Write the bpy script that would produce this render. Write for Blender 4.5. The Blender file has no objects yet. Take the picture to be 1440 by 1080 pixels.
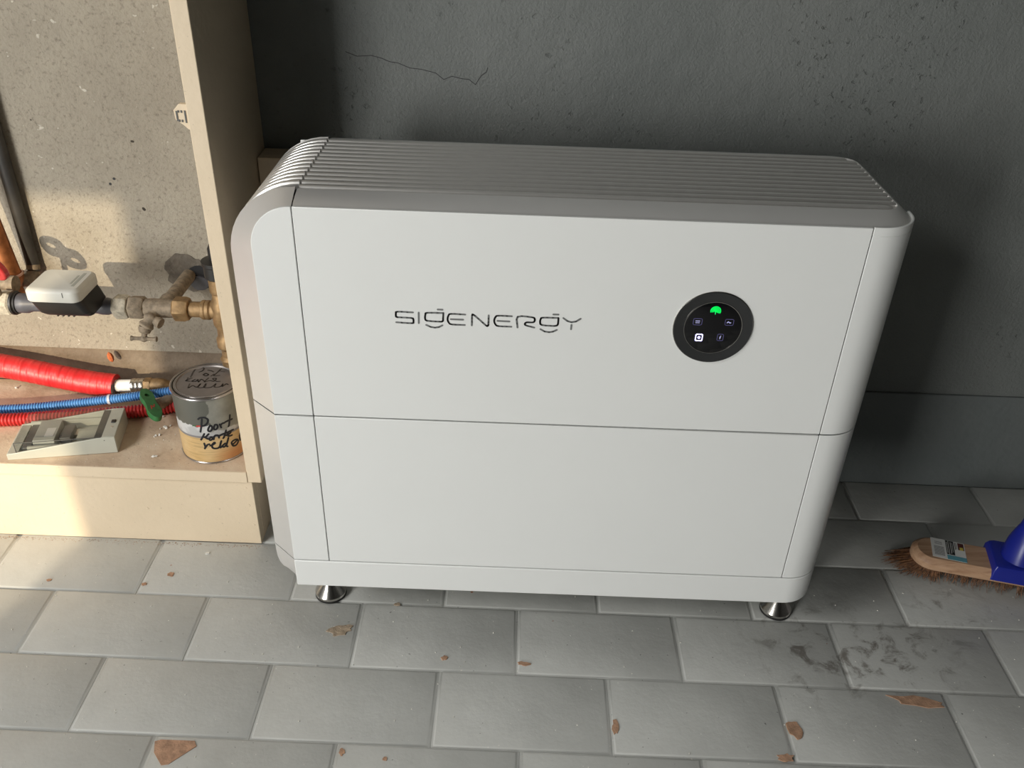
import bpy, math, random
from mathutils import Vector, Matrix
random.seed(7)
S = bpy.context.scene
# ------------------------------------------------------------------ camera
cam_d = bpy.data.cameras.new('camera'); cam = bpy.data.objects.new('camera', cam_d)
S.collection.objects.link(cam); S.camera = cam
cam_d.sensor_width = 36; cam_d.lens = 36*1243.58/1440; cam_d.clip_start = .02; cam_d.clip_end = 100
_y, _p, _r = -.0028, .5643, .0357
_f = Vector((math.sin(_y)*math.cos(_p), math.cos(_y)*math.cos(_p), -math.sin(_p)))
_rt = Vector((math.cos(_y), -math.sin(_y), 0)); _up = _rt.cross(_f)
_R = math.cos(_r)*_rt + math.sin(_r)*_up; _U = -math.sin(_r)*_rt + math.cos(_r)*_up
cam.matrix_world = Matrix(((_R.x, _U.x, -_f.x, .3094), (_R.y, _U.y, -_f.y, -.9404), (_R.z, _U.z, -_f.z, 1.0624), (0, 0, 0, 1)))
# ------------------------------------------------------------------ sky, sun, daylight, exposure
JX, JT, FY = -1.83, 2.20, -4.5          # opening: right jamb x, top z, plane y
w = bpy.data.worlds.new('sky'); S.world = w; w.use_nodes = True
w.node_tree.nodes['Background'].inputs[0].default_value = (.85, .93, 1, 1)
w.node_tree.nodes['Background'].inputs[1].default_value = 1.0
sd = bpy.data.lights.new('sun', 'SUN'); sd.energy = 3.9; sd.angle = math.radians(.42); sd.color = (1, .84, .60)
sun = bpy.data.objects.new('sun', sd); S.collection.objects.link(sun)
sun.rotation_euler = Vector((.30, 1, -.33)).to_track_quat('-Z', 'Y').to_euler()
ad = bpy.data.lights.new('opening_daylight', 'AREA'); ad.shape = 'RECTANGLE'; ad.size = 1.7; ad.size_y = JT; ad.energy = 235; ad.color = (1, .99, .945)
al = bpy.data.objects.new('opening_daylight', ad); S.collection.objects.link(al)
al.location = (JX-1.45, FY-.02, JT/2); al.rotation_euler = (math.radians(90), 0, 0)
SKX, SKY, SKS = -2.3, -1.9, 1.2     # assumed unseen rooflight, added for more light from overhead
kd = bpy.data.lights.new('added_overhead_light', 'AREA'); kd.shape = 'SQUARE'; kd.size = SKS; kd.energy = 108; kd.color = (1, .99, .95)
kl = bpy.data.objects.new('added_overhead_light', kd); S.collection.objects.link(kl); kl.location = (SKX, SKY, 2.68)
vs = S.view_settings; vs.view_transform = 'Standard'; vs.look = 'None'; vs.gamma = 1; vs.exposure = -0.19
try: vs.use_curve_mapping = False
except Exception: pass

# ------------------------------------------------------------------ materials
def ramp(nt, fac, stops):
    n = nt.nodes.new('ShaderNodeValToRGB'); e = n.color_ramp.elements
    while len(e) < len(stops): e.new(.5)
    for i, (p, c) in enumerate(stops): e[i].position = p; e[i].color = (*c, 1) if len(c) == 3 else c
    nt.links.new(fac, n.inputs[0]); return n.outputs[0]
def mixc(nt, fac, a, b, mode='MIX'):
    n = nt.nodes.new('ShaderNodeMix'); n.data_type = 'RGBA'; n.blend_type = mode
    for s, v in ((n.inputs[0], fac), (n.inputs[6], a), (n.inputs[7], b)):
        if isinstance(v, (int, float)): s.default_value = v
        elif isinstance(v, tuple): s.default_value = (*v, 1)
        else: nt.links.new(v, s)
    return n.outputs[2]
def mth(nt, op, a, b=0.0, clamp=False):
    n = nt.nodes.new('ShaderNodeMath'); n.operation = op; n.use_clamp = clamp
    for s, v in ((n.inputs[0], a), (n.inputs[1], b)):
        if isinstance(v, (int, float)): s.default_value = v
        else: nt.links.new(v, s)
    return n.outputs[0]
def noise(nt, vec, scale, detail=3, rough=.55, dist=0):
    n = nt.nodes.new('ShaderNodeTexNoise'); n.inputs['Scale'].default_value = scale
    n.inputs['Detail'].default_value = detail; n.inputs['Roughness'].default_value = rough; n.inputs['Distortion'].default_value = dist
    nt.links.new(vec, n.inputs['Vector']); return n.outputs[0]
def pos(nt): return nt.nodes.new('ShaderNodeNewGeometry').outputs['Position']
def objc(nt): return nt.nodes.new('ShaderNodeTexCoord').outputs['Object']
def band(nt, v, lo, hi):      # smooth 0..1 ramp of a value
    n = nt.nodes.new('ShaderNodeMapRange'); n.inputs[1].default_value = lo; n.inputs[2].default_value = hi
    n.interpolation_type = 'SMOOTHSTEP'; nt.links.new(v, n.inputs[0]); return n.outputs[0]
def bump(nt, b, h, dist, strength=1.0):
    n = nt.nodes.new('ShaderNodeBump'); n.inputs['Distance'].default_value = dist; n.inputs['Strength'].default_value = strength
    nt.links.new(h, n.inputs['Height']); nt.links.new(n.outputs[0], b.inputs['Normal'])
def base(name, col=(.5, .5, .5), rough=.5, metal=0.0, spec=.5):
    m = bpy.data.materials.new(name); m.use_nodes = True; nt = m.node_tree; b = nt.nodes['Principled BSDF']
    b.inputs['Base Color'].default_value = (*col, 1); b.inputs['Roughness'].default_value = rough
    b.inputs['Metallic'].default_value = metal; b.inputs['Specular IOR Level'].default_value = spec
    m.diffuse_color = (*col, 1); return m, nt, b
def simple(name, col, rough=.5, metal=0.0, var=.08, scale=30, bmp=0.0, bscale=200, spec=.5, obj=False):
    m, nt, b = base(name, col, rough, metal, spec)
    v = objc(nt) if obj else pos(nt)
    c2 = tuple(max(0, x*(1-var)) for x in col); c1 = tuple(min(1, x*(1+var)) for x in col)
    nt.links.new(ramp(nt, noise(nt, v, scale), [(.3, c2), (.7, c1)]), b.inputs['Base Color'])
    if bmp: bump(nt, b, noise(nt, v, bscale, 4), bmp)
    return m
M = {}
M['white'] = simple('white_powder_coat', (.80, .81, .80), .33, var=.006, scale=12, spec=.45)
M['silver'] = simple('silver_paint', (.75, .74, .73), .37, .54, var=.015, scale=20)
M['slat'] = simple('silver_slat_paint', (.86, .845, .82), .31, .78, var=.02, scale=60)
M['core'] = simple('dark_inner_body', (.022, .022, .024), .6)
M['logo'] = simple('grey_logo_print', (.20, .205, .205), .45, .2)
M['gloss'] = simple('black_gloss_plastic', (.006, .006, .007), .07, var=.02)
M['ringb'] = simple('black_bevelled_ring', (.03, .031, .032), .16, var=.02)
M['steel'] = simple('turned_steel', (.62, .60, .57), .22, 1.0, var=.03)
M['rubber'] = simple('black_rubber', (.012, .012, .012), .55)
M['brass'] = simple('aged_brass', (.32, .205, .10), .5, .55, var=.3, scale=90, bmp=.0004, bscale=500)
M['dull'] = simple('dusty_brass', (.27, .215, .155), .75, .15, var=.35, scale=110, bmp=.0008, bscale=400)
M['pale'] = simple('dust_covered_nut', (.50, .45, .36), .85, 0, var=.3, scale=140, bmp=.0008, bscale=420)
M['copper'] = simple('stained_copper', (.34, .125, .045), .42, .6, var=.35, scale=70, bmp=.0003)
M['solder'] = simple('pale_pink_solder', (.62, .38, .30), .4, .5)
M['iron'] = simple('dark_grey_pipe_paint', (.055, .052, .048), .55, .1, var=.3, scale=30)
M['meter'] = simple('grey_blue_plastic', (.085, .085, .10), .42, var=.2, scale=60)
M['blackp'] = simple('matt_black_plastic', (.016, .015, .015), .45)
M['capw'] = simple('off_white_plastic', (.66, .65, .60), .42, var=.02)
M['redgl'] = simple('red_gloss_lacquer', (.45, .035, .035), .2)
M['redc'] = simple('red_corrugated_plastic', (.55, .03, .03), .4, var=.1)
M['bluec'] = simple('blue_corrugated_plastic', (.10, .30, .66), .4, var=.08)
M['whitep'] = simple('white_plastic_pipe', (.80, .80, .80), .35, var=.01)
M['foamend'] = simple('brown_grey_foam', (.16, .11, .10), .9)
M['ferrule'] = simple('pressed_steel', (.60, .57, .53), .28, 1.0)
M['green'] = simple('green_lacquer', (.035, .16, .05), .42, var=.25, scale=90)
M['tie'] = simple('clear_tie', (.55, .58, .66), .3)
M['tin'] = simple('tin_metal', (.46, .44, .44), .28, .95, var=.08, scale=80)
M['lidpaint'] = simple('dull_tin_lid', (.30, .275, .265), .42, .55, var=.06, scale=60)
M['ink'] = simple('black_marker', (.008, .008, .012), .5)
M['inkold'] = simple('faded_marker', (.10, .085, .075), .6)
M['case'] = simple('pale_green_grey_plastic', (.50, .50, .43), .45, var=.02)
M['module'] = simple('light_grey_module', (.42, .43, .39), .5)
M['darkplastic'] = simple('dark_grey_plastic', (.10, .10, .095), .5)
M['labelw'] = simple('white_label', (.68, .68, .66), .55, var=.02)
M['barcode'] = simple('grey_print', (.25, .25, .25), .6)
M['black_print'] = simple('black_print', (.012, .012, .012), .5)
M['teal'] = simple('teal_print', (.12, .33, .40), .5)
M['yellow_print'] = simple('yellow_print', (.6, .5, .08), .5)
M['red_print'] = simple('red_print', (.55, .05, .04), .5)
M['maroon_print'] = simple('dark_red_print', (.08, .015, .012), .5)
M['blue'] = simple('dark_blue_plastic', (.012, .02, .24), .32, var=.1)
M['stick'] = simple('pale_handle_wood', (.62, .55, .38), .5)
M['mortar'] = simple('grey_brown_mortar', (.155, .135, .11), .9, var=.2, scale=80, bmp=.003, bscale=160)
M['dust'] = simple('orange_sand', (.40, .29, .22), .95, var=.3, scale=300)
M['crumb'] = simple('white_plaster', (.75, .73, .68), .8)
M['chip'] = simple('bare_clay', (.45, .27, .175), .85, var=.28, scale=90, bmp=.0008, bscale=400)
M['chip2'] = simple('bare_pale_brick', (.42, .33, .24), .85, var=.35, scale=160, bmp=.001, bscale=400)
M['orange_bit'] = simple('orange_brick_bit', (.50, .13, .04), .8)
M['garage'] = simple('garage_wall_plaster', (.045, .044, .041), .8, var=.05)
M['ceil'] = simple('ceiling_plaster', (.08, .078, .075), .8, var=.03)

m, nt, b = base('beige_painted_board', rough=.5); v = pos(nt)
c = ramp(nt, noise(nt, v, 7, 3), [(.3, (.70, .575, .415)), (.7, (.75, .62, .455))])
s = band(nt, noise(nt, v, 240, 2), .70, .76); c = mixc(nt, mth(nt, 'MULTIPLY', s, .35), c, (.24, .18, .12))
nt.links.new(c, b.inputs['Base Color']); bump(nt, b, noise(nt, v, 90, 4), .0006); M['board'] = m

m, nt, b = base('dusty_shelf_board', rough=.75); v = pos(nt)
c = ramp(nt, noise(nt, v, 14, 5, .65), [(.28, (.50, .36, .25)), (.5, (.68, .53, .39)), (.72, (.78, .65, .50))])
s = band(nt, noise(nt, v, 170, 3), .66, .74); c = mixc(nt, mth(nt, 'MULTIPLY', s, .6), c, (.16, .09, .06))
nt.links.new(c, b.inputs['Base Color']); bump(nt, b, noise(nt, v, 200, 4), .0006); M['shelf'] = m

m, nt, b = base('raw_concrete', rough=.85); v = pos(nt)
c = ramp(nt, noise(nt, v, 5, 4, .6), [(.3, (.325, .288, .232)), (.7, (.42, .378, .305))])
s = band(nt, noise(nt, v, 150, 4, .75), .50, .72); c = mixc(nt, mth(nt, 'MULTIPLY', s, .7), c, (.17, .145, .115))
s = band(nt, noise(nt, v, 75, 2), .70, .76); c = mixc(nt, mth(nt, 'MULTIPLY', s, .8), c, (.66, .62, .54))
s = band(nt, noise(nt, v, 44, 1), .775, .79); c = mixc(nt, s, c, (.05, .04, .03))
nt.links.new(c, b.inputs['Base Color'])
h = mth(nt, 'ADD', noise(nt, v, 180, 5, .7), mth(nt, 'MULTIPLY', noise(nt, v, 30, 3), 1.2)); bump(nt, b, h, .0022); M['concrete'] = m

m, nt, b = base('brown_rough_base', rough=.9); v = pos(nt)
c = ramp(nt, noise(nt, v, 30, 5, .65), [(.3, (.18, .137, .098)), (.7, (.26, .207, .152))])
nt.links.new(c, b.inputs['Base Color']); bump(nt, b, noise(nt, v, 120, 4), .002); M['brownbase'] = m

m, nt, b = base('grey_painted_stucco', rough=.36, spec=.55); v = pos(nt)
c = ramp(nt, noise(nt, v, 3, 4), [(.3, (.165, .178, .172)), (.7, (.20, .211, .203))])
nt.links.new(c, b.inputs['Base Color'])
pits = band(nt, noise(nt, v, 95, 4, .65), .60, .70); lump = noise(nt, v, 210, 5, .7)
area = band(nt, noise(nt, v, 4.2, 2), .40, .60)
h = mth(nt, 'SUBTRACT', mth(nt, 'MULTIPLY', lump, .55), mth(nt, 'MULTIPLY', pits, mth(nt, 'MULTIPLY', area, .45)))
bump(nt, b, mth(nt, 'ADD', h, mth(nt, 'MULTIPLY', noise(nt, v, 16, 3), 1.0)), .0036); M['stucco'] = m

m, nt, b = base('grey_wall_base_paint', rough=.5); v = pos(nt)
nt.links.new(ramp(nt, noise(nt, v, 9, 4), [(.3, (.138, .154, .154)), (.7, (.162, .176, .174))]), b.inputs['Base Color'])
bump(nt, b, noise(nt, v, 60, 4), .0015); M['basepaint'] = m

def floor_mat(name, tint):
    m, nt, b = base(name, rough=.42, spec=.45); v = pos(nt)
    c = ramp(nt, noise(nt, v, 9, 5, .6), [(.28, tuple(.91*x for x in tint)), (.72, tuple(1.06*x for x in tint))])
    # tiny pale scuffs and specks of grit
    st = nt.nodes.new('ShaderNodeMapping'); st.inputs['Rotation'].default_value = (0, 0, .6); st.inputs['Scale'].default_value = (1, .12, 1); nt.links.new(v, st.inputs[0])
    s1 = mth(nt, 'MULTIPLY', band(nt, noise(nt, st.outputs[0], 190, 2), .69, .74), band(nt, noise(nt, v, 11, 2), .5, .62)); c = mixc(nt, mth(nt, 'MULTIPLY', s1, .45), c, (.42, .42, .40))
    s2 = band(nt, noise(nt, v, 210, 1), .775, .79); c = mixc(nt, s2, c, (.75, .73, .68))
    s3 = band(nt, noise(nt, v, 130, 2), .735, .75); c = mixc(nt, mth(nt, 'MULTIPLY', s3, .6), c, (.05, .045, .04))
    s4 = band(nt, noise(nt, v, 33, 1), .80, .805); c = mixc(nt, s4, c, (.36, .15, .08))
    # brown scuffed dirt by the broom
    for (cx, cy, r, k) in ((.80, .01, .17, .75), (.93, .0, .12, .85), (1.03, .085, .10, .7)):
        d = nt.nodes.new('ShaderNodeVectorMath'); d.operation = 'DISTANCE'; d.inputs[1].default_value = (cx, cy, 0); nt.links.new(v, d.inputs[0])
        fall = band(nt, d.outputs['Value'], r, .1*r)
        dm = mth(nt, 'MULTIPLY', fall, band(nt, noise(nt, v, 26, 6, .7, .8),   .50, .68))
        c = mixc(nt, mth(nt, 'MULTIPLY', dm, k), c, (.10, .078, .06))
    nt.links.new(c, b.inputs['Base Color'])
    rr = ramp(nt, noise(nt, v, 14, 3), [(.3, (.34,)*3), (.7, (.52,)*3)]); nt.links.new(rr, b.inputs['Roughness'])
    bump(nt, b, mth(nt, 'ADD', noise(nt, v, 14, 3), mth(nt, 'MULTIPLY', noise(nt, v, 240, 3), .12)), .0018); return m
M['tile'] = floor_mat('grey_floor_paint', (.53, .535, .515))
M['joint'] = simple('painted_mortar_joint', (.42, .425, .41), .55, var=.15, scale=50, bmp=.001, bscale=150)

m, nt, b = base('pale_beech', rough=.5); v = objc(nt)
mp = nt.nodes.new('ShaderNodeMapping'); mp.inputs['Scale'].default_value = (2, 30, 30); nt.links.new(v, mp.inputs[0])
nt.links.new(ramp(nt, noise(nt, mp.outputs[0], 4, 4, .6, .6), [(.3, (.30, .16, .09)), (.5, (.44, .27, .165)), (.75, (.52, .34, .22))]), b.inputs['Base Color']); M['beech'] = m

m, nt, b = base('brown_coco_bristle', rough=.7)
oi = noise(nt, pos(nt), 160, 2)
nt.links.new(ramp(nt, oi, [(.3, (.05, .02, .009)), (.7, (.25, .115, .05))]), b.inputs['Base Color']); M['bristle'] = m

m, nt, b = base('red_foam_insulation', rough=.42); v = objc(nt)
wv = nt.nodes.new('ShaderNodeTexNoise'); mp = nt.nodes.new('ShaderNodeMapping'); mp.inputs['Scale'].default_value = (60, 9, 9); mp.inputs['Rotation'].default_value = (0, .25, .2); nt.links.new(v, mp.inputs[0])
wv.inputs['Scale'].default_value = 1.0; wv.inputs['Detail'].default_value = 2; nt.links.new(mp.outputs[0], wv.inputs['Vector'])
nt.links.new(ramp(nt, wv.outputs[0], [(.35, (.60, .018, .022)), (.66, (.62, .035, .035)), (.74, (.75, .22, .15))]), b.inputs['Base Color'])
bump(nt, b, wv.outputs[0], .004); M['redfoam'] = m

m, nt, b = base('paint_tin_print', rough=.38); v = objc(nt)          # local z: 0 at the bottom, .127 at the top
sx = nt.nodes.new('ShaderNodeSeparateXYZ'); nt.links.new(v, sx.inputs[0]); z = sx.outputs[2]; xx = sx.outputs[0]
lm = nt.nodes.new('ShaderNodeMapping'); lm.inputs['Scale'].default_value = (20, 20, 420); nt.links.new(v, lm.inputs[0])
lines = band(nt, noise(nt, lm.outputs[0], 1.3, 3, .6), .52, .62)
c = ramp(nt, noise(nt, v, 22, 3), [(.3, (.60, .40, .17)), (.7, (.72, .52, .27))]); c = mixc(nt, mth(nt, 'MULTIPLY', lines, .35), c, (.26, .16, .07))
rs = mth(nt, 'MULTIPLY', band(nt, xx, .005, .04), band(nt, z, .035, .012)); c = mixc(nt, mth(nt, 'MULTIPLY', rs, .8), c, (.62, .27, .10))
c = mixc(nt, band(nt, z, .0515, .0525), c, (.22, .21, .22))
c = mixc(nt, band(nt, z, .0555, .0565), c, ramp(nt, noise(nt, v, 50, 2), [(.45, (.46, .46, .46)), (.6, (.60, .60, .60))]))
edge = mth(nt, 'ADD', z, mth(nt, 'MULTIPLY', mth(nt, 'SUBTRACT', noise(nt, v, 60, 4), .5), .022))
edge2 = mth(nt, 'SUBTRACT', edge, mth(nt, 'MULTIPLY', band(nt, xx, -.01, .01), -.0))
c = mixc(nt, band(nt, edge2, .074, .075), c, (.115, .115, .098))
sm = mth(nt, 'ADD', xx, mth(nt, 'MULTIPLY', mth(nt, 'SUBTRACT', noise(nt, v, 45, 4), .5), .022))
sm = mth(nt, 'MULTIPLY', band(nt, sm, .0135, .0145), band(nt, edge, .062, .066)); c = mixc(nt, sm, c, ramp(nt, noise(nt, v, 30, 4), [(.3, (.20, .20, .175)), (.7, (.33, .325, .285))]))
nt.links.new(c, b.inputs['Base Color']); M['canprint'] = m

def glassy(name, tint, f=.08):
    m = bpy.data.materials.new(name); m.use_nodes = True; nt = m.node_tree; nt.nodes.remove(nt.nodes['Principled BSDF'])
    t = nt.nodes.new('ShaderNodeBsdfTransparent'); t.inputs[0].default_value = (*tint, 1)
    g = nt.nodes.new('ShaderNodeBsdfGlossy'); g.inputs['Roughness'].default_value = .06
    lw = nt.nodes.new('ShaderNodeLayerWeight'); k = mth(nt, 'ADD', mth(nt, 'MULTIPLY', mth(nt, 'POWER', lw.outputs['Facing'], 4.0), .6), .04)
    n = nt.nodes.new('ShaderNodeMixShader'); nt.links.new(k, n.inputs[0]); nt.links.new(t.outputs[0], n.inputs[1]); nt.links.new(g.outputs[0], n.inputs[2])
    nt.links.new(n.outputs[0], nt.nodes['Material Output'].inputs[0]); return m
M['cover'] = glassy('smoky_clear_plastic', (.93, .935, .93))
def emit(name, col, st):
    m, nt, b = base(name, col, .3); b.inputs['Emission Color'].default_value = (*col, 1); b.inputs['Emission Strength'].default_value = st; return m
M['led_green'] = emit('green_led', (.0, .75, .13), 1.0)
M['led_white'] = emit('violet_white_led', (.72, .70, 1), 1.1)
M['led_dim'] = emit('dim_violet_led', (.055, .05, .12), 1.0)
M['led_mid'] = emit('soft_violet_led', (.30, .30, .48), 1.0)

# ------------------------------------------------------------------ mesh helpers (coordinates are in metres, world space)
ORG = {}
def link(name, V, F, mat, parent=None, origin=None, smooth=False, bev=0.0, seg=2, autosm=False):
    po = ORG[parent.name] if parent else Vector((0, 0, 0))
    if origin is None:
        if parent: origin = po
        else:
            xs = [v[0] for v in V]; ys = [v[1] for v in V]; zs = [v[2] for v in V]
            origin = Vector(((min(xs)+max(xs))/2, (min(ys)+max(ys))/2, min(zs)))
    origin = Vector(origin)
    me = bpy.data.meshes.new(name); me.from_pydata([tuple(Vector(v)-origin) for v in V], [], F); me.validate(); me.update()
    o = bpy.data.objects.new(name, me); S.collection.objects.link(o)
    o.location = origin-po
    if parent: o.parent = parent
    ORG[o.name] = origin
    me.materials.append(M[mat] if isinstance(mat, str) else mat)
    if smooth or autosm:
        for p in me.polygons: p.use_smooth = True
    if bev:
        md = o.modifiers.new('bevel', 'BEVEL'); md.width = bev; md.segments = seg; md.limit_method = 'ANGLE'; md.angle_limit = math.radians(35)
    if autosm or bev:
        for p in me.polygons: p.use_smooth = True
        try: me.set_sharp_from_angle(angle=math.radians(32))
        except Exception: pass
    return o
def fix(V, F):   # recalc normals outward
    import bmesh
    bm = bmesh.new(); vs_ = [bm.verts.new(v) for v in V]
    for f in F:
        try: bm.faces.new([vs_[i] for i in f])
        except Exception: pass
    bmesh.ops.remove_doubles(bm, verts=bm.verts, dist=1e-6); bmesh.ops.recalc_face_normals(bm, faces=bm.faces)
    bm.verts.index_update()
    V2 = [tuple(v.co) for v in bm.verts]; F2 = [[v.index for v in f.verts] for f in bm.faces]; bm.free(); return V2, F2
def join(*parts):
    V, F = [], []
    for v, f in parts:
        n = len(V); V += list(v); F += [[i+n for i in q] for q in f]
    return V, F
def boxg(x0, x1, y0, y1, z0, z1):
    V = [(x0, y0, z0), (x1, y0, z0), (x1, y1, z0), (x0, y1, z0), (x0, y0, z1), (x1, y0, z1), (x1, y1, z1), (x0, y1, z1)]
    return V, [[0, 3, 2, 1], [4, 5, 6, 7], [0, 1, 5, 4], [1, 2, 6, 5], [2, 3, 7, 6], [3, 0, 4, 7]]
def prism(poly, ax, a, b):   # poly in the two other axes, in order (x,y,z minus ax)
    def mk(p, t):
        return (t, p[0], p[1]) if ax == 0 else (p[0], t, p[1]) if ax == 1 else (p[0], p[1], t)
    n = len(poly); V = [mk(p, a) for p in poly]+[mk(p, b) for p in poly]
    F = [list(range(n)), list(range(2*n-1, n-1, -1))]+[[i, (i+1) % n, (i+1) % n+n, i+n] for i in range(n)]
    return fix(V, F)
def loft(loops, closed=True, capa=False, capb=False):
    n = len(loops[0]); V = [p for l in loops for p in l]; F = []
    for k in range(len(loops)-1):
        for i in range(n if closed else n-1):
            j = (i+1) % n; F.append([k*n+i, k*n+j, (k+1)*n+j, (k+1)*n+i])
    if capa: F.append(list(range(n)))
    if capb: F.append([(len(loops)-1)*n+i for i in range(n)])
    return V, F
def frame(d):
    d = Vector(d).normalized(); u = Vector((0, 0, 1)) if abs(d.z) < .9 else Vector((1, 0, 0))
    a = d.cross(u).normalized(); return a, a.cross(d).normalized(), d
def lathe(c, d, prof, n=28, cap=True, ang=0.0):      # prof: (r, t) along axis d from c
    a, b_, d = frame(d); c = Vector(c); loops = []
    for r, t in prof:
        loops.append([tuple(c+d*t+(a*math.cos(ang+2*math.pi*i/n)+b_*math.sin(ang+2*math.pi*i/n))*r) for i in range(n)])
    V, F = loft(loops, True, cap, cap); return fix(V, F)
def crom(P, k=10):
    P = [Vector(p) for p in P]; Q = [2*P[0]-P[1]]+P+[2*P[-1]-P[-2]]; out = []
    for i in range(1, len(Q)-2):
        for j in range(k):
            t = j/k; out.append(.5*((2*Q[i])+(Q[i+1]-Q[i-1])*t+(2*Q[i-1]-5*Q[i]+4*Q[i+1]-Q[i+2])*t*t+(3*Q[i]-Q[i-1]-3*Q[i+1]+Q[i+2])*t**3))
    out.append(P[-1]); return out
def resample(P, step):
    L = [0]
    for i in range(1, len(P)): L.append(L[-1]+(P[i]-P[i-1]).length)
    n = max(2, int(L[-1]/step)); out = []; k = 0
    for i in range(n+1):
        s_ = L[-1]*i/n
        while k < len(P)-2 and L[k+1] < s_: k += 1
        t = (s_-L[k])/max(1e-9, L[k+1]-L[k]); out.append((P[k].lerp(P[k+1], t), s_))
    return out, L[-1]
def tube(P, rf, n=16, step=.002, cap=True, k=10):
    pts, L = resample(crom(P, k) if len(P) > 2 else [Vector(p) for p in P], step); loops = []
    for i, (p, s_) in enumerate(pts):
        q0 = pts[max(0, i-1)][0]; q1 = pts[min(len(pts)-1, i+1)][0]; a, b_, d = frame(q1-q0)
        r = rf(s_, L) if callable(rf) else rf
        loops.append([tuple(p+(a*math.cos(2*math.pi*j/n)+b_*math.sin(2*math.pi*j/n))*r) for j in range(n)])
    V, F = loft(loops, True, cap, cap); return fix(V, F)
def stroke(pts, wd, f, th):      # flat rounded pen stroke; f maps (u, v, height) to 3-D
    V, F = [], []; n = 8
    for i in range(len(pts)-1 if len(pts) > 1 else 1):
        (x0, y0), (x1, y1) = pts[i], pts[min(i+1, len(pts)-1)]; a = math.atan2(y1-y0, x1-x0); o = len(V); ring = []
        for e, (cx, cy), a0 in ((0, (x1, y1), a-math.pi/2), (1, (x0, y0), a+math.pi/2)):
            for j in range(n//2+1):
                t = a0+math.pi*j/(n//2); ring.append((cx+math.cos(t)*wd/2, cy+math.sin(t)*wd/2))
        m_ = len(ring); V += [f(x, y, th) for x, y in ring]+[f(x, y, 0) for x, y in ring]
        F.append([o+k for k in range(m_)]); F += [[o+k, o+(k+1) % m_, o+(k+1) % m_+m_, o+k+m_] for k in range(m_)]
    return V, F
def smooth_pts(p, k=4):
    if len(p) < 3: return p
    return [(v.x, v.y) for v in crom([(a, b, 0) for a, b in p], k)]
def thing(name, label, cat, loc, group=None):
    o = bpy.data.objects.new(name, None); S.collection.objects.link(o); o.location = loc; o.empty_display_size = .05
    ORG[o.name] = Vector(loc); o['label'] = label; o['category'] = cat
    if group: o['group'] = group
    return o
def tag(o, label, cat, group=None):
    o['label'] = label; o['category'] = cat
    if group: o['group'] = group
    return o
def struct(name, g, mat, parent=None, bev=0.0, **k):
    o = link(name, g[0], g[1], mat, parent, bev=bev, **k)
    if not parent: o['kind'] = 'structure'
    return o
LOGO = [[(0.1849, 0.5636), (0.1664, 0.5639), (0.1644, 0.5619), (0.1641, 0.5582), (0.1661, 0.5564), (0.1827, 0.556), (0.185, 0.554), (0.1849, 0.5507), (0.183, 0.5489), (0.1641, 0.5494)], [(0.1917, 0.5637), (0.1915, 0.5493)], [(0.2146, 0.5688), (0.2203, 0.5688)], [(0.2214, 0.5643), (0.2022, 0.5639), (0.1998, 0.5617), (0.1993, 0.5561), (0.2016, 0.5531), (0.2168, 0.5524), (0.2205, 0.5534), (0.2209, 0.557), (0.2214, 0.5643)], [(0.2004, 0.5473), (0.2055, 0.5448), (0.2111, 0.544), (0.2158, 0.545), (0.2201, 0.5475)], [(0.2477, 0.5633), (0.2307, 0.5636), (0.2276, 0.5614), (0.2263, 0.5562), (0.2279, 0.5514), (0.2316, 0.5493), (0.2473, 0.5491)], [(0.2303, 0.5563), (0.2451, 0.5563)], [(0.2556, 0.549), (0.2559, 0.5626), (0.257, 0.5635), (0.2592, 0.5623), (0.2727, 0.5497), (0.2745, 0.5492), (0.2756, 0.5509), (0.2758, 0.5635)], [(0.3037, 0.5634), (0.2877, 0.5635), (0.2841, 0.5617), (0.2825, 0.5564), (0.2843, 0.5513), (0.2881, 0.5493), (0.3034, 0.5491)], [(0.2866, 0.5564), (0.301, 0.5562)], [(0.3109, 0.5484), (0.3107, 0.563), (0.3282, 0.5629), (0.3311, 0.561), (0.3312, 0.5581), (0.3291, 0.5561), (0.3221, 0.556), (0.3199, 0.5543), (0.3207, 0.5518), (0.3312, 0.5491)], [(0.3533, 0.5679), (0.3594, 0.568)], [(0.3596, 0.5634), (0.3411, 0.5631), (0.3384, 0.5609), (0.3379, 0.5567), (0.3403, 0.553), (0.3555, 0.5524), (0.3591, 0.5542), (0.3596, 0.5576), (0.3596, 0.5634)], [(0.3387, 0.5473), (0.3439, 0.5443), (0.3495, 0.5435), (0.3541, 0.5445), (0.3586, 0.547)], [(0.3655, 0.5635), (0.3707, 0.5597), (0.3754, 0.5583), (0.3809, 0.5595), (0.3863, 0.5635)], [(0.3758, 0.5547), (0.3757, 0.5486)]]
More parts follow.
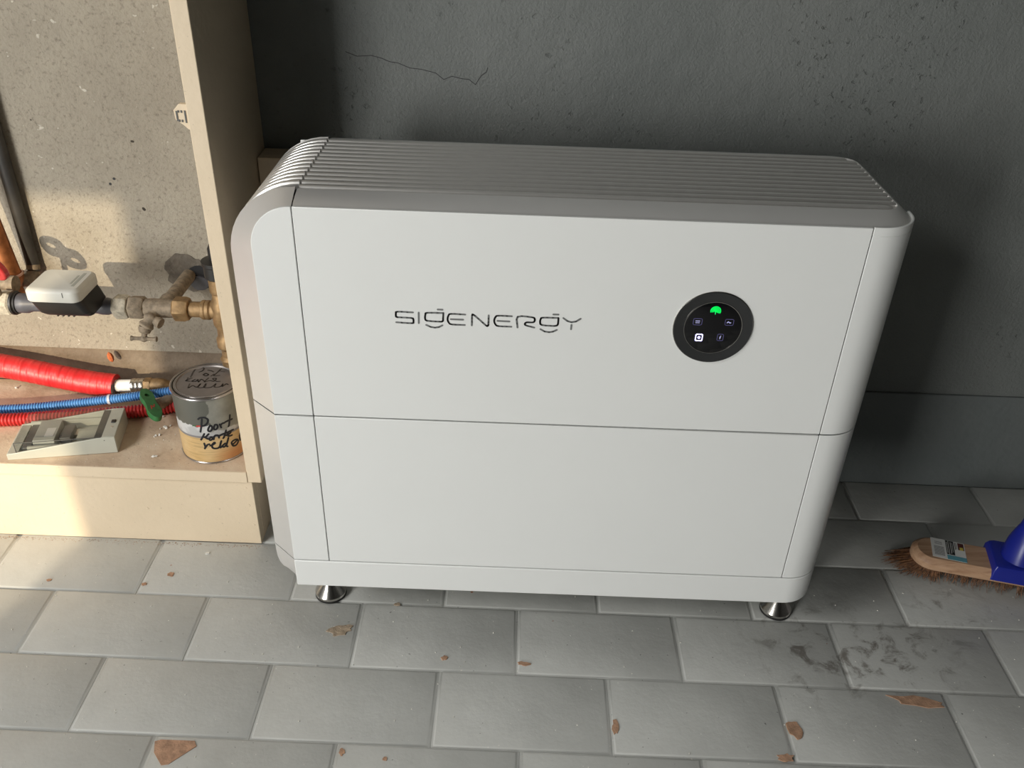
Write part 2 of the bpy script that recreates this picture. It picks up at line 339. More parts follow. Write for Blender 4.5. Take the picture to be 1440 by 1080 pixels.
CAN_INK = [[(0.09, 0.2476), (0.046, 0.2361), (-0.019, 0.2228)], [(-0.017, 0.2474), (0.053, 0.2503), (0.175, 0.2504), (0.251, 0.2461), (0.224, 0.2402), (0.134, 0.2352), (0.065, 0.2345)], [(0.285, 0.2344), (0.224, 0.2294), (0.205, 0.2248), (0.256, 0.2233), (0.321, 0.2271), (0.324, 0.2324), (0.285, 0.2344)], [(0.418, 0.2345), (0.372, 0.2296), (0.383, 0.2256), (0.439, 0.2256), (0.483, 0.2296), (0.471, 0.2337), (0.418, 0.2345)], [(0.549, 0.2332), (0.577, 0.2264)], [(0.56, 0.2306), (0.619, 0.2334), (0.69, 0.2334)], [(0.891, 0.2435), (0.859, 0.2354), (0.813, 0.2257), (0.787, 0.224)], [(0.716, 0.2343), (0.818, 0.2349), (0.938, 0.2344)], [(0.078, 0.219), (0.015, 0.2127), (-0.048, 0.207)], [(0.199, 0.2183), (0.094, 0.2127), (0.05, 0.2131)], [(0.072, 0.2127), (0.131, 0.2095), (0.173, 0.2086)], [(0.249, 0.2121), (0.195, 0.2085), (0.21, 0.206), (0.269, 0.2072), (0.288, 0.2102), (0.249, 0.2121)], [(0.312, 0.2068), (0.335, 0.2113), (0.375, 0.214), (0.451, 0.2129), (0.465, 0.208)], [(0.697, 0.2184), (0.661, 0.2137), (0.607, 0.207), (0.579, 0.2052)], [(0.479, 0.2109), (0.566, 0.2133), (0.918, 0.2141)], [(0.671, 0.2088), (0.758, 0.2091), (0.828, 0.2112), (0.798, 0.2143), (0.725, 0.2107), (0.727, 0.2067), (0.786, 0.2052), (0.851, 0.205)], [(0.025, 0.2001), (0.038, 0.1922), (0.012, 0.1898), (0.108, 0.1969), (0.168, 0.1983)], [(0.181, 0.1951), (0.251, 0.1963), (0.325, 0.1988), (0.307, 0.2005), (0.24, 0.1963), (0.237, 0.1908), (0.299, 0.1887), (0.388, 0.1885), (0.439, 0.1909)], [(0.51, 0.2009), (0.454, 0.1923), (0.455, 0.1883), (0.507, 0.1906)], [(0.609, 0.1943), (0.546, 0.1923), (0.516, 0.1897), (0.569, 0.1879), (0.624, 0.1908)], [(0.728, 0.2027), (0.67, 0.1945), (0.631, 0.189), (0.661, 0.1867)], [(0.81, 0.1862), (0.798, 0.1913), (0.885, 0.1937), (0.995, 0.1919), (1.025, 0.1869), (0.936, 0.1825), (0.83, 0.184), (0.806, 0.1895)], [(0.825, 0.1866), (0.99, 0.1904)], [(1.156, 0.2009), (1.1, 0.1948), (1.105, 0.1866)]]
LID_INK = [[(-0.0284, 0.0397), (-0.0299, 0.0292), (-0.029, 0.0117)], [(-0.0345, 0.0351), (-0.0244, 0.0411), (-0.0166, 0.0406), (-0.0161, 0.0322), (-0.0202, 0.0278)], [(-0.0081, 0.0345), (-0.0023, 0.0332), (0.0029, 0.0298)], [(-0.0112, 0.0202), (-0.0083, 0.0245), (-0.0027, 0.0208), (-0.0057, 0.0164), (-0.0112, 0.0202)], [(0.0027, 0.017), (0.0051, 0.0234)], [(0.0126, 0.0416), (0.0087, 0.0257), (0.0067, 0.0183), (0.0159, 0.02)], [(0.0105, 0.0341), (0.0203, 0.0307)], [(-0.0326, 0.0094), (-0.0317, 0.0004)], [(-0.0259, 0.0089), (-0.0333, 0.0003), (-0.0258, -0.0012)], [(-0.0194, 0.0053), (-0.0227, -0.001), (-0.0164, -0.0005), (-0.0149, 0.0046), (-0.0116, -0.0022), (-0.0099, 0.006), (-0.0028, 0.0004)], [(0.0004, 0.0107), (-0.0022, -0.0016), (0.005, 0.003), (0.0118, 0.0014), (0.0136, 0.0096), (0.0078, 0.0092), (0.016, 0.0017), (0.0218, 0.0021)], [(-0.0238, -0.0091), (-0.022, -0.0208), (-0.0175, -0.0136), (-0.0097, -0.018), (-0.0066, -0.0079), (-0.0073, -0.0188), (0.0027, -0.0171), (0.0018, -0.0073), (0.002, -0.0181), (0.0131, -0.0164), (0.0174, -0.0062), (0.0183, -0.016), (0.027, -0.0135), (0.0289, -0.0054), (0.0302, -0.0132), (0.0341, -0.005), (0.0378, -0.0068)]]

# ================================================================== SETTING
WY = .4324
XL, XR, ZC = -4.6, 2.8, 2.6
floor = struct('floor', boxg(XL, XR, FY, WY+.16, -.10, -.0045), 'joint', origin=(0, 0, 0))
PX, PY, ROT = .248, .1278, -.0064
SH = {-3: .45, -2: -.05, -1: -.5478, 0: -.0643, 1: .4793, 2: .969, 3: .47, 4: .96, 5: .45, 6: .97}
def tile_mesh(name, l, d):
    x0, x1, y0, y1 = -l/2, l/2, -d/2, d/2; g = .0022; bvl = .0035
    def lp(i, k, z): return [(x0+i, y0+k, z), (x1-i, y0+k, z), (x1-i, y1-k, z), (x0+i, y1-k, z)]
    V, F = fix(*loft([lp(.0002, .0002, -.012), lp(.0002, .0002, -.0030), lp(.0022, .0010, -.0028), lp(.0042, .0022, -.0008), lp(.0062, .0046, 0)], True, True, True))
    me = bpy.data.meshes.new(name); me.from_pydata(V, [], F); me.materials.append(M['tile'])
    for p in me.polygons: p.use_smooth = True
    try: me.set_sharp_from_angle(angle=math.radians(50))
    except Exception: pass
    return me
meshes = {}
for j, sft in SH.items():
    y1 = .0667-j*PY; y0 = y1-PY
    y1 = min(y1, WY+.004)
    key = round(y1-y0, 4)
    if key not in meshes: meshes[key] = tile_mesh('tile', PX, key)
    for k in range(-5, 10):
        xa = -.4+(k+sft)*PX
        if xa+PX < -1.35 or xa > 1.75: continue
        cx, cy = xa+PX/2, (y0+y1)/2
        o = bpy.data.objects.new('tile', meshes[key]); S.collection.objects.link(o); o.parent = floor
        o.location = (cx*math.cos(ROT)-cy*math.sin(ROT), cx*math.sin(ROT)+cy*math.cos(ROT), random.uniform(-.0007, 0))
        o.rotation_euler = (random.uniform(-.002, .002)*0, 0, ROT+random.uniform(-.002, .002))
def blob(cx, cy, rx, ry, ang=0.0, n=14, jit=.25, seed=0, z0=-.001, z1=.0009, pts=None):
    rnd = random.Random(seed); P = []
    for i in range(n):
        t = 2*math.pi*i/n; r = 1+rnd.uniform(-jit, jit); a, b_ = rx*r*math.cos(t), ry*r*math.sin(t)
        P.append((cx+a*math.cos(ang)-b_*math.sin(ang), cy+a*math.sin(ang)+b_*math.cos(ang)))
    return prism(pts or P, 2, z0, z1)
chips = [(.0545, .007, .019, .010, .25, 'chip2', 1), (.914, -.085, .038, .0085, -.15, 'chip', 3), (.723, -.142, .010, .017, .2, 'chip', 4),
         (.469, -.149, .0045, .011, 0, 'chip', 5), (.340, -.044, .009, .0035, -.1, 'chip', 6), (-.245, .112, .006, .005, 0, 'chip', 7), (.698, -.187, .011, .006, .1, 'chip', 8),
         (.220, -.039, .005, .004, .6, 'chip', 9), (.096, -.204, .004, .005, 0, 'chip', 10), (.155, -.212, .003, .003, 0, 'chip', 11), (-.435, .089, .004, .003, 0, 'chip', 12), (.135, .065, .005, .003, 0, 'chip2', 13), (-.28, .088, .004, .003, 0, 'chip', 14)]
for cx, cy, rx, ry, an, mt, sd_ in chips:
    link('bare_patch', *blob(cx, cy, rx, ry, an, 15, .28, sd_), mt, floor)
link('bare_patch', *blob(0, 0, 0, 0, pts=[(-.158, -.199), (-.150, -.196), (-.105, -.196), (-.100, -.204), (-.128, -.232), (-.137, -.234), (-.153, -.216)]), 'chip', floor)
# sandy dust along the cupboard plinth
rnd = random.Random(5); parts = []
for i in range(650):
    x = rnd.uniform(-.9, -.10); y = .1885-abs(rnd.gauss(0, .004)); r = rnd.uniform(.0003, .0008)
    parts.append(blob(x, y, r, r*.8, rnd.random()*3, 6, .3, i, -.0005, r*.5))
o = link('sand_grains', *join(*parts), 'dust', floor); o['kind'] = 'stuff'
parts = []
for i in range(240):
    x = rnd.uniform(-.6, 1.3); y = rnd.uniform(-.35, .17); r = rnd.uniform(.0004, .0013)
    parts.append(blob(x, y, r, r*.7, rnd.random()*3, 5, .3, i, -.0005, r*.8))
parts.append(blob(-.2, .164, .004, .0025, .3, 7, .3, 3, -.0005, .002))
o = link('plaster_grit', *join(*parts), 'crumb', floor); o['kind'] = 'stuff'

SPX = -.105      # the painted wall begins behind the cupboard side
wb = struct('wall_back', boxg(SPX, XR, WY+.001, WY+.15, -.1, ZC), 'stucco')
bb = struct('baseboard_back', boxg(-.094, XR-.001, WY-.0035, WY+.002, -.004, .2063), 'basepaint', bev=.002)
wc = struct('wall_back_left', boxg(XL, SPX, WY, WY+.15, .236, ZC), 'concrete')
struct('trim_1', boxg(XL, SPX, WY+.012, WY+.15, -.1, .236), 'brownbase')
# crack in the grey wall and drilled plug holes, thin dark reliefs on the plaster
def wallpatch(name, pts, mat, par, y0=WY-.0006, y1=WY+.001): return link(name, *prism(pts, 1, y0, y1), mat, par)
cr = [(.040, .768), (.078, .764), (.105, .756), (.135, .748), (.165, .744), (.186, .733), (.214, .735), (.234, .727), (.243, .741), (.252, .752)]
parts = []
for i in range(len(cr)-1):
    (xa, za), (xb, zb_) = cr[i], cr[i+1]; mx, mz = (xa+xb)/2+rnd.uniform(-.003, .003), (za+zb_)/2+rnd.uniform(-.004, .004)
    for (p, q) in (((xa, za), (mx, mz)), ((mx, mz), (xb, zb_))): parts.append(stroke([p, q], .0009, lambda x, z, h: (x, WY+.0012-h, z), .0006))
link('crack', *join(*parts), 'core', wb)
for x, z in ((-.350, .558), (-.358, .549)): link('plug_hole', *lathe((x, WY+.0005, z), (0, -1, 0), [(.0025, 0), (.0022, .0009)], 10), 'core', wc)
wallpatch('mortar_patch', [(-.259+.037*math.cos(t)*(1+.10*math.sin(5*t+1)+.05*math.sin(11*t)), .396+.034*math.sin(t)*(1+.09*math.sin(4*t)+.05*math.cos(9*t))) for t in [2*math.pi*i/40 for i in range(40)]], 'mortar', wc, WY-.0012)
wallpatch('pipe_hole', [(-.236+.024*math.cos(t), .388+.022*math.sin(t)) for t in [2*math.pi*i/20 for i in range(20)]], 'core', wc, WY-.0016)
wallpatch('foam_plug', [(-.238+.017*math.cos(t)*(1+.12*math.sin(3*t)), .378+.013*math.sin(t)) for t in [2*math.pi*i/18 for i in range(18)]], 'meter', wc, WY-.006)
# the rest of the garage, with the open doorway the daylight comes through
struct('wall_left', boxg(XL-.15, XL, FY-.15, WY+.15, -.1, ZC), 'garage')
struct('wall_right', boxg(XR, XR+.15, FY-.15, WY+.15, -.1, ZC), 'garage')
a0, a1, b0, b1 = SKX-SKS/2-.02, SKX+SKS/2+.02, SKY-SKS/2-.02, SKY+SKS/2+.02  # ceiling hole for the added overhead light
struct('ceiling', join(boxg(XL-.15, a0, FY-.15, WY+.15, ZC, ZC+.12), boxg(a1, XR+.15, FY-.15, WY+.15, ZC, ZC+.12), boxg(a0, a1, FY-.15, b0, ZC, ZC+.12), boxg(a0, a1, b1, WY+.15, ZC, ZC+.12)), 'ceil')
OX0 = JX-2.35
fw = join(boxg(JX, XR, FY-.15, FY, -.1, ZC), boxg(XL, OX0, FY-.15, FY, -.1, ZC), boxg(OX0, JX, FY-.15, FY, JT, ZC))
struct('wall_front', fw, 'garage')

# ================================================================== CUPBOARD
CB = thing('cupboard', 'beige painted open built-in cupboard with pipes inside, left of the white battery unit', 'cupboard', (-.6, .31, 0))
PF, PT = .190, 1.75
link('side_panel', *boxg(-.1212, -.0985, PF, WY-.0008, .1365, PT), 'board', CB, bev=.0012)
link('side_panel', *boxg(-1.10, -1.078, PF, WY-.0008, .1365, PT), 'board', CB, bev=.0012)
link('bottom_board', *boxg(-1.078, -.1213, PF+.0002, WY+.008, .1365, .158), 'shelf', CB, bev=.001)
link('front_edge', *boxg(-1.078, -.1213, PF-.0012, PF+.0006, .1365, .1578), 'board', CB, bev=.0006)
link('top_board', *boxg(-1.078, -.1213, PF, WY-.0008, PT-.022, PT), 'board', CB, bev=.001)
pl = link('plinth_board', *boxg(-1.095, -.1155, PF+.003, PF+.021, 0, .1362), 'board', CB, bev=.001)
link('plinth_board', *boxg(-.1335, -.1155, PF+.0215, WY-.005, 0, .1362), 'board', CB, bev=.001)
for x, z in ((-.128, .122), (-.127, .085), (-.124, .042), (-.235, .055), (-.225, .10), (-.30, .07)):
    link('screw_head', *lathe((x, PF+.0031, z), (0, -1, 0), [(.0028, 0), (.0026, .0004), (.0005, .0006)], 12), 'board', pl)
cs = thing('boxed_casing', 'low beige boxed casing on the wall behind the left end of the battery unit', 'casing', (-.055, .406, 0))
link('front_panel', *boxg(-.0965, -.020, .380, .392, .0, .6195), 'board', cs, bev=.001)
link('top_panel', *boxg(-.0965, -.020, .392, WY-.0045, .6085, .6195), 'board', cs, bev=.001)
link('side_panel', *boxg(-.032, -.020, .392, WY-.0045, .0, .6085), 'board', cs, bev=.001)
ca = thing('cupboard_catch', 'small beige plastic door catch on the inner face of the cupboard side panel', 'catch', (-.128, .206, .716))
link('plate', *prism([(-.1213, .7125), (-.127, .7125), (-.1335, .7185), (-.1425, .725), (-.1435, .737), (-.1355, .7455), (-.1213, .7455)], 1, .203, .211), 'board', ca, bev=.0008)
link('slot', *join(boxg(-.1405, -.1385, .2022, .2035, .7235, .7365), boxg(-.1295, -.1275, .2022, .2035, .7215, .7375), boxg(-.1385, -.1362, .2022, .2035, .7225, .7255), boxg(-.1345, -.1325, .2022, .2035, .7225, .7255), boxg(-.138, -.136, .2022, .2035, .7345, .7375), boxg(-.134, -.132, .2022, .2035, .7345, .7375)), 'darkplastic', ca)

# ================================================================== BATTERY UNIT
W, X1, X2, Z0, ZB, ZM, ZT = .767, .0513, .7069, .1022, .1518, .4064, .6916
RC, OY, ZG = .05, .034, .703
U = thing('home_battery_unit', 'large white two-module home battery and inverter unit with silver louvred top on steel feet', 'battery unit', (W/2, .13, 0))
def arc(cx, cz, rx, rz, a0, a1, n=12): return [(cx+rx*math.cos(math.radians(a0+(a1-a0)*i/n)), cz+rz*math.sin(math.radians(a0+(a1-a0)*i/n))) for i in range(n+1)]
G = .0011
# dark inner body seen through the joints
core = [(.006, Z0+.006), (W-.052, Z0+.006), (W-.052, ZT-.006), (.05, ZT-.006)]+arc(.05, ZT-.056, .044, .05, 90, 180)[1:]
link('inner_body', *prism(core, 1, .0045, .2555), 'core', U)
link('inner_body', *boxg(W-.052, W-.006, .052, .2555, Z0+.006, ZT-.006), 'core', U)
side = [(-.024, ZB), (.06, ZB), (.06, .6885)]+[(x, z) for x, z in arc(.05, .618, .074, .0705, 90, 180)]
link('inner_side', *prism(side, 1, .030, .230), 'core', U)
# white fronts
def vis(z0, z1, left_arc):
    p = [(0.0, z0), (X1-G/2, z0)]
    p += [(X1-G/2, z1)]+(arc(X1-G/2, z1-.0500, X1-G/2, .05, 90, 180)[1:] if left_arc else [(0, z1)])
    return p
link('left_front_panel', *prism(vis(ZM+G, ZT, True), 1, 0, .0042), 'white', U, bev=.0007)
link('left_front_panel', *prism(vis(ZB+G, ZM-G, False), 1, 0, .0042), 'white', U, bev=.0007)
link('front_panel', *boxg(X1+G/2, X2-G/2, 0, .0042, ZM+G, ZT), 'white', U, bev=.0007)
link('front_panel', *boxg(X1+G/2, X2-G/2, 0, .0042, ZB+G, ZM-G), 'white', U, bev=.0007)
def wrap(t, x0=X2+G/2, yb=.256):   # plan outline of the wrap-round right end panel, thickness t
    o_ = [(x0, 0)]+[(x, y) for x, y in arc(W-RC, RC, RC, RC, -90, 0, 14)]+[(W, yb)]
    i_ = [(W-t, yb)]+[(x, y) for x, y in arc(W-RC, RC, RC-t, RC-t, 0, -90, 14)]+[(x0, t)]
    return o_+i_
link('right_end_panel', *join(prism(wrap(.0028), 2, ZM+G, ZT-.010), prism(wrap(.0028, yb=.058), 2, ZT-.0100, ZT+.0006)), 'white', U, bev=.0006)
link('right_end_panel', *prism(wrap(.0028), 2, ZB+G, ZM-G), 'white', U, bev=.0006)
base_p = [(0, -.0006)]+[(x, y-.0006) for x, y in arc(W-RC, RC, RC, RC, -90, 0, 14)]+[(W, .2566), (0, .2566)]
link('base', *prism(base_p, 2, Z0, ZB-.0006), 'white', U, bev=.0014, seg=3)
# silver flared side: loft between the front outline and the larger outer outline
def flare(inner, outer, lip=.010):
    def L(p, y): return [(x, y, z) for x, z in p]
    inn = [(x+(.010 if i < 1e9 else 0), z) for i, (x, z) in enumerate(outer)]
    return L(inner, .0016), L(outer, OY), L(outer, .2600-OY), L(inner, .2584)
def strip(a, b_): return loft([a, b_], False)
iu = [(0, ZM+G), (0, .50), (0, .58)]+arc(X1-G/2, ZT-.0500, X1-G/2, .0492, 180, 90)
ou = [(-.036, ZM+G), (-.036, .50), (-.036, .58)]+arc(X1-.0015, .618, .0855, .085, 180, 90)
def inset(p, d):   # move an open outline inwards (towards +x / -z)
    r = []
    for i, (x, z) in enumerate(p):
        a = Vector((*p[max(0, i-1)], 0)); b_ = Vector((*p[min(len(p)-1, i+1)], 0)); t = (b_-a).normalized(); r.append((x+t.y*d, z-t.x*d))
    return r
fi, fo, bo, bi = flare(iu, ou); li = inset(ou, .012)
V, F = join(loft([fi, fo, [(x, OY+.0006, z) for x, z in inset(ou, .0004)], [(x, OY+.0006, z) for x, z in li]], False))
link('upper_side_trim', V, F, 'silver', U, autosm=True)
V, F = join(loft([bi, bo, [(x, .2594-OY, z) for x, z in inset(ou, .0004)], [(x, .2594-OY, z) for x, z in li]], False))
link('upper_side_trim', V, F, 'silver', U, autosm=True)
il = [(0, ZB+G), (0, .28), (0, ZM-G)]; ol = [(-.036, ZB+G), (-.036, .28), (-.036, ZM-G)]
fi, fo, bo, bi = flare(il, ol); cap0 = [(.004, ZB+G), (.004, .28), (.004, ZM-G)]
V, F = loft([[(x, .0016, z) for x, z in cap0], fi, fo, bo, bi, [(x, .2584, z) for x, z in cap0]], True)
n_ = 3; F = [f for f in F if not (max(f) % 3 == 2 and min(f) % 3 == 0)]
V, F = loft([[(x, .0016, z) for x, z in cap0], fi, fo, bo, bi, [(x, .2584, z) for x, z in cap0]], False)
F.append([k*3 for k in range(6)]); F.append([k*3+2 for k in range(6)])
link('lower_side_cover', V, F, 'silver', U, autosm=True)
ob = [(-.036, ZB-.0006), (-.0358, .138), (-.035, .126), (-.0325, .115), (-.028, .1065), (-.0215, .1015), (-.0145, .0995), (-.007, .099), (-.001, .0995)]
ib = [(0.0, ZB-.0006-i*(ZB-.0006-Z0-.001)/8) for i in range(9)]
V, F = loft([[(x, .0012, z) for x, z in ib], [(x, OY, z) for x, z in ob], [(x, .26-OY, z) for x, z in ob], [(x, .2588, z) for x, z in ib]], False)
F.append([0, 9, 18, 27]); F.append([8, 17, 26, 35]); link('base_side_cover', V, F, 'silver', U, autosm=True)
# top trim round the louvres
def loop(x0, y0, y1, xr, r, z, n=10):
    p = [(x0, y0, z)]+[(xr-r+r*math.cos(math.radians(a)), y0+r+r*math.sin(math.radians(a)), z) for a in [-90+90*i/n for i in range(n+1)]]
    return p+[(xr-r+r*math.cos(math.radians(a)), y1-r+r*math.sin(math.radians(a)), z) for a in [90*i/n for i in range(n+1)]]+[(x0, y1, z)]
xs = X1+G/2
lo = [loop(xs, .0028, .2572, W-.0028, RC-.0028, ZT-.004), loop(xs, .0028, .2572, W-.0028, RC-.0028, ZT-.0015), loop(xs, .010, .250, W-.008, .043, ZT+.0025),
      loop(xs, .022, .238, W-.0135, .034, ZT+.0066), loop(xs, .0325, .2275, W-.0170, .024, ZG-.0024), loop(xs, .0345, .2255, W-.018, .0225, ZG-.0020), loop(xs, .0352, .2248, W-.0185, .022, ZG-.0026), loop(xs, .0352, .2248, W-.0185, .022, ZT-.009)]
link('top_trim', *loft(lo, False), 'silver', U, autosm=True)
link('louvre_bed', *boxg(xs, W-.020, .030, .230, ZT-.012, ZT-.0080), 'core', U)
# louvre slats, 13 straight ones and 12 that turn down the left side
NS = 13; pitch = (.2248-.0352)/NS
right = W-.0165
def xend(y):
    r = .022; yy = min(y-.0352, .2248-y)
    return right-(r-math.sqrt(max(0, r*r-(r-yy)**2)) if yy < r else 0)
sw = .0086
for k in range(NS):
    yc = .0352+pitch*(k+.5)+.0008; a, b_ = yc-sw/2, yc+sw/2
    xe = min(xend(a), xend(b_))
    prof = [(yc-sw/2*math.cos(math.pi*q/10), ZG-.0040+.0040*math.sin(math.pi*q/10)) for q in range(11)]+[(b_-.001, ZT-.0045), (a+.001, ZT-.0045)]
    V = []; xsl = [xs+.0006, xe-.010, xe-.004, xe]; dz = [0, 0, -.0006, -.0030]
    loops = [[(x, p, min(q, 9)+d if q > ZT else q) for p, q in prof] for x, d in zip(xsl, dz)]
    V, F = fix(*loft(loops, True, True, True)); link('slat', V, F, 'slat', U, autosm=True)
    if k == 0: continue
    path = ou[::-1]; path = [(X1-.0019, ZG)]+[(x, z) for x, z in path[1:] if z > .45]+[(-.036, .435)]
    inn2 = []
    pr = path[::-1]; ins = [inset(pr, .0040-.0040*math.sin(math.pi*q/8))[::-1] for q in range(9)]+[inset(pr, .0105)[::-1]]*2
    ys = [yc-sw/2*math.cos(math.pi*q/8) for q in range(9)]+[b_-.001, a+.001]
    loops = [[(ins[q][i][0], ys[q], ins[q][i][1]) for q in range(11)] for i in range(len(path))]
    V, F = fix(*loft(loops, True, True, True)); link('side_slat', V, F, 'slat', U, autosm=True)
for i in range(7):
    xr_ = X1+.02+i*(W-.06-X1)/6.4
    link('louvre_rib', *boxg(xr_, xr_+.0022, .0356, .2244, ZT-.008, ZG-.0075), 'silver', U)
link('back_cover', *boxg(.004, W-.004, .2560, .2602, Z0+.004, ZT-.004), 'white', U, bev=.001)
# logo, raised print on the upper front panel
lp = join(*[stroke(smooth_pts(s_, 3) if len(s_) > 5 else s_, .00225, lambda x, z, h: (x, -h, z), .0003) for s_ in LOGO])
link('logo', lp[0], lp[1], 'logo', U)
# round control display
DX, DZ = .5455, .5583
dsp = link('display', *lathe((DX, 0, DZ), (0, -1, 0), [(.0476, -.001), (.0476, .0018), (.0470, .0026), (.0350, .0010), (.0345, .0003)], 64, True), 'ringb', U, autosm=True)
link('inner_ring', *lathe((DX, 0, DZ), (0, -1, 0), [(.0343, .0008), (.0343, .0017), (.0349, .0018), (.0349, .0009)], 64, False), 'steel', dsp, autosm=True)
link('screen', *lathe((DX, 0, DZ), (0, -1, 0), [(.0343, 0), (.0343, .0012), (.0338, .0014)], 64), 'gloss', dsp, autosm=True)
link('display_rim', *lathe((DX, 0, DZ), (0, -1, 0), [(.0482, -.001), (.0482, .0009), (.0477, .0011), (.0477, -.001)], 64, False), 'steel', dsp, autosm=True)
fy = lambda x, z, h: (x, -.0014-h, z)
def ring(cx, cz, r, a0=0, a1=360, n=14): return [(cx+r*math.cos(math.radians(a0+(a1-a0)*i/n)), cz+r*math.sin(math.radians(a0+(a1-a0)*i/n))) for i in range(n+1)]
def rsq(cx, cz, hw, hh, r=.0015): 
    return [p for q, (sx_, sz_) in enumerate(((1, 1), (-1, 1), (-1, -1), (1, -1))) for p in ring(cx+sx_*(hw-r), cz+sz_*(hh-r), r, q*90, q*90+90, 3)]+[(cx+hw, cz+hh-r)]
gx, gz = .5455, .5812
link('fingerprint_icon', *join(*[stroke(ring(gx, gz, r, -50+8*i, 215-6*i, 12), .00075, fy, .0003) for i, r in enumerate((.0014, .0029, .0044, .0059))], stroke([(gx, gz+.0008), (gx, gz-.0042)], .0008, fy, .0003)), 'led_green', dsp)
link('menu_icon', *stroke(rsq(.5262, .5660, .0052, .0042), .0006, fy, .0003), 'led_dim', dsp)
link('menu_bars', *join(stroke([(.5238, .5670), (.5285, .5671)], .0010, fy, .0003), stroke([(.5240, .5646), (.5285, .5647)], .0007, fy, .0003)), 'led_mid', dsp)
link('grid_icon', *stroke(rsq(.5640, .5668, .0050, .0040), .0006, fy, .0003), 'led_dim', dsp)
link('grid_wave', *stroke([(.5614, .5660), (.5628, .5675), (.5645, .5660), (.5658, .5662)], .0010, fy, .0003), 'led_mid', dsp)
link('home_icon', *join(stroke(rsq(.5307, .5447, .0040, .0044), .0014, fy, .0003), stroke(ring(.5307, .5447, .0009, 0, 360, 6), .0018, fy, .0003)), 'led_white', dsp)
link('battery_icon', *stroke(rsq(.5563, .5458, .0036, .0044), .0006, fy, .0003), 'led_dim', dsp)
link('battery_bolt', *stroke([(.5568, .5478), (.5556, .5458), (.5566, .5456), (.5558, .5438)], .0007, fy, .0003), 'led_mid', dsp)
# feet
for fx, fyy in ((.0255, .085), (.7455, .085), (.0255, .205), (.7455, .205)):
    ft = link('foot', *lathe((fx, fyy, 0), (0, 0, 1), [(.0225, .0035), (.0245, .0042), (.0247, .0085), (.0238, .0100), (.0105, .0285), (.0095, .0300), (.0072, .0304), (.0072, .040), (.0060, .0405), (.0060, Z0+.003)], 40), 'steel', U, autosm=True)
    link('foot_pad', *lathe((fx, fyy, 0), (0, 0, 1), [(.0240, 0), (.0250, .0008), (.0248, .0036)], 40), 'rubber', ft, autosm=True)
    link('lock_nut', *lathe((fx, fyy, 0), (0, 0, 1), [(.0115, .033), (.0115, .040)], 6), 'steel', ft, bev=.0008)
# small plaster grains lying on the silver top
# ================================================================== PIPEWORK IN THE CUPBOARD
AY, AZ = .31, .390
PA = thing('water_pipe_assembly', 'horizontal run of dusty brass fittings and grey pipe section along the concrete wall', 'pipe', (-.40, AY, AZ-.02))
ax = (1, 0, 0)
def P_(name, x, prof, mat, n=28, par=PA, bev=0.0, ang=0.0): return link(name, *lathe((x, AY, AZ), ax, prof, n, True, ang), mat, par, bev=bev, autosm=not bev)
P_('end_pipe', -.80, [(.013, 0), (.013, .290)], 'dull')
P_('pale_nut', -.527, [(.019, 0), (.0205, .003), (.0205, .026), (.0175, .030)], 'pale', 6, bev=.001, ang=.2)
P_('sealing_ring', -.4985, [(.0165, 0), (.0195, .002), (.0195, .0055), (.017, .007), (.0175, .010)], 'blackp')
P_('meter_pipe', -.4895, [(.0150, 0), (.0160, .003), (.0160, .016), (.0130, .024), (.0120, .100), (.0125, .128), (.0140, .134), (.0140, .145), (.0120, .149), (.012, .155)], 'meter')
P_('hex_nut', -.3355, [(.0165, 0), (.0205, .005), (.0205, .019), (.0180, .024)], 'pale', 6, bev=.0012, ang=.1)
P_('hex_nut', -.3100, [(.0175, 0), (.0200, .003), (.0200, .020), (.0165, .025)], 'dull', 6, bev=.0012, ang=.35)
tb = P_('tee_body', -.2860, [(.0140, 0), (.0148, .006), (.0155, .016), (.0155, .030), (.0148, .042), (.0150, .048)], 'dull')
link('branch_pipe', *lathe((-.2565, AY, AZ), (.008, 1, .006), [(.0125, 0), (.0145, .012), (.0145, .026), (.0115, .030), (.0115, .1235)], 24), 'dull', PA, autosm=True)
P_('brass_nut', -.2400, [(.0165, 0), (.0205, .003), (.0205, .019), (.0180, .026)], 'brass', 6, bev=.001, ang=.1)
P_('brass_pipe', -.2140, [(.0125, 0), (.0128, .020)], 'brass')
P_('knurled_ring', -.1945, [(.0150, 0), (.0160, .002), (.0158, .006), (.0150, .007), (.0160, .009), (.0158, .013), (.0140, .015), (.013, .020)], 'brass')
# drain cock
dr = thing('drain_cock', 'small dusty brass drain tap with T-shaped handle hanging under the tee', 'tap', (-.275, .28, .345))
link('tap_body', *tube([(-.268, AY-.006, AZ-.004), (-.272, AY-.022, AZ-.010), (-.279, AY-.030, AZ-.020)], lambda s_, L: .0105+.0015*math.sin(s_*500), 18, .002), 'dull', dr, autosm=True)
link('outlet', *tube([(-.271, AY-.020, AZ-.008), (-.254, AY-.026, AZ-.014)], lambda s_, L: .0075 if s_ < L*.6 else .0088, 18, .002), 'dull', dr, autosm=True)
link('spindle', *lathe((-.2785, AY-.029, AZ-.018), (-.15, -.35, -.9), [(.0095, 0), (.0105, .004), (.0085, .010), (.0045, .012), (.0045, .020)], 18), 'dull', dr, autosm=True)
hz = Vector((-.2815, AY-.0365, AZ-.0365))
link('tee_handle', *tube([hz+Vector((-.0205, 0, .000)), hz+Vector((-.008, 0, 0)), hz+Vector((.008, 0, 0)), hz+Vector((.0205, 0, .000))], lambda s_, L: .0030+.0028*math.exp(-((s_-L/2)/.004)**2)+.0014*(math.exp(-(s_/.003)**2)+math.exp(-((s_-L)/.003)**2)), 14, .0012), 'dull', dr, autosm=True)
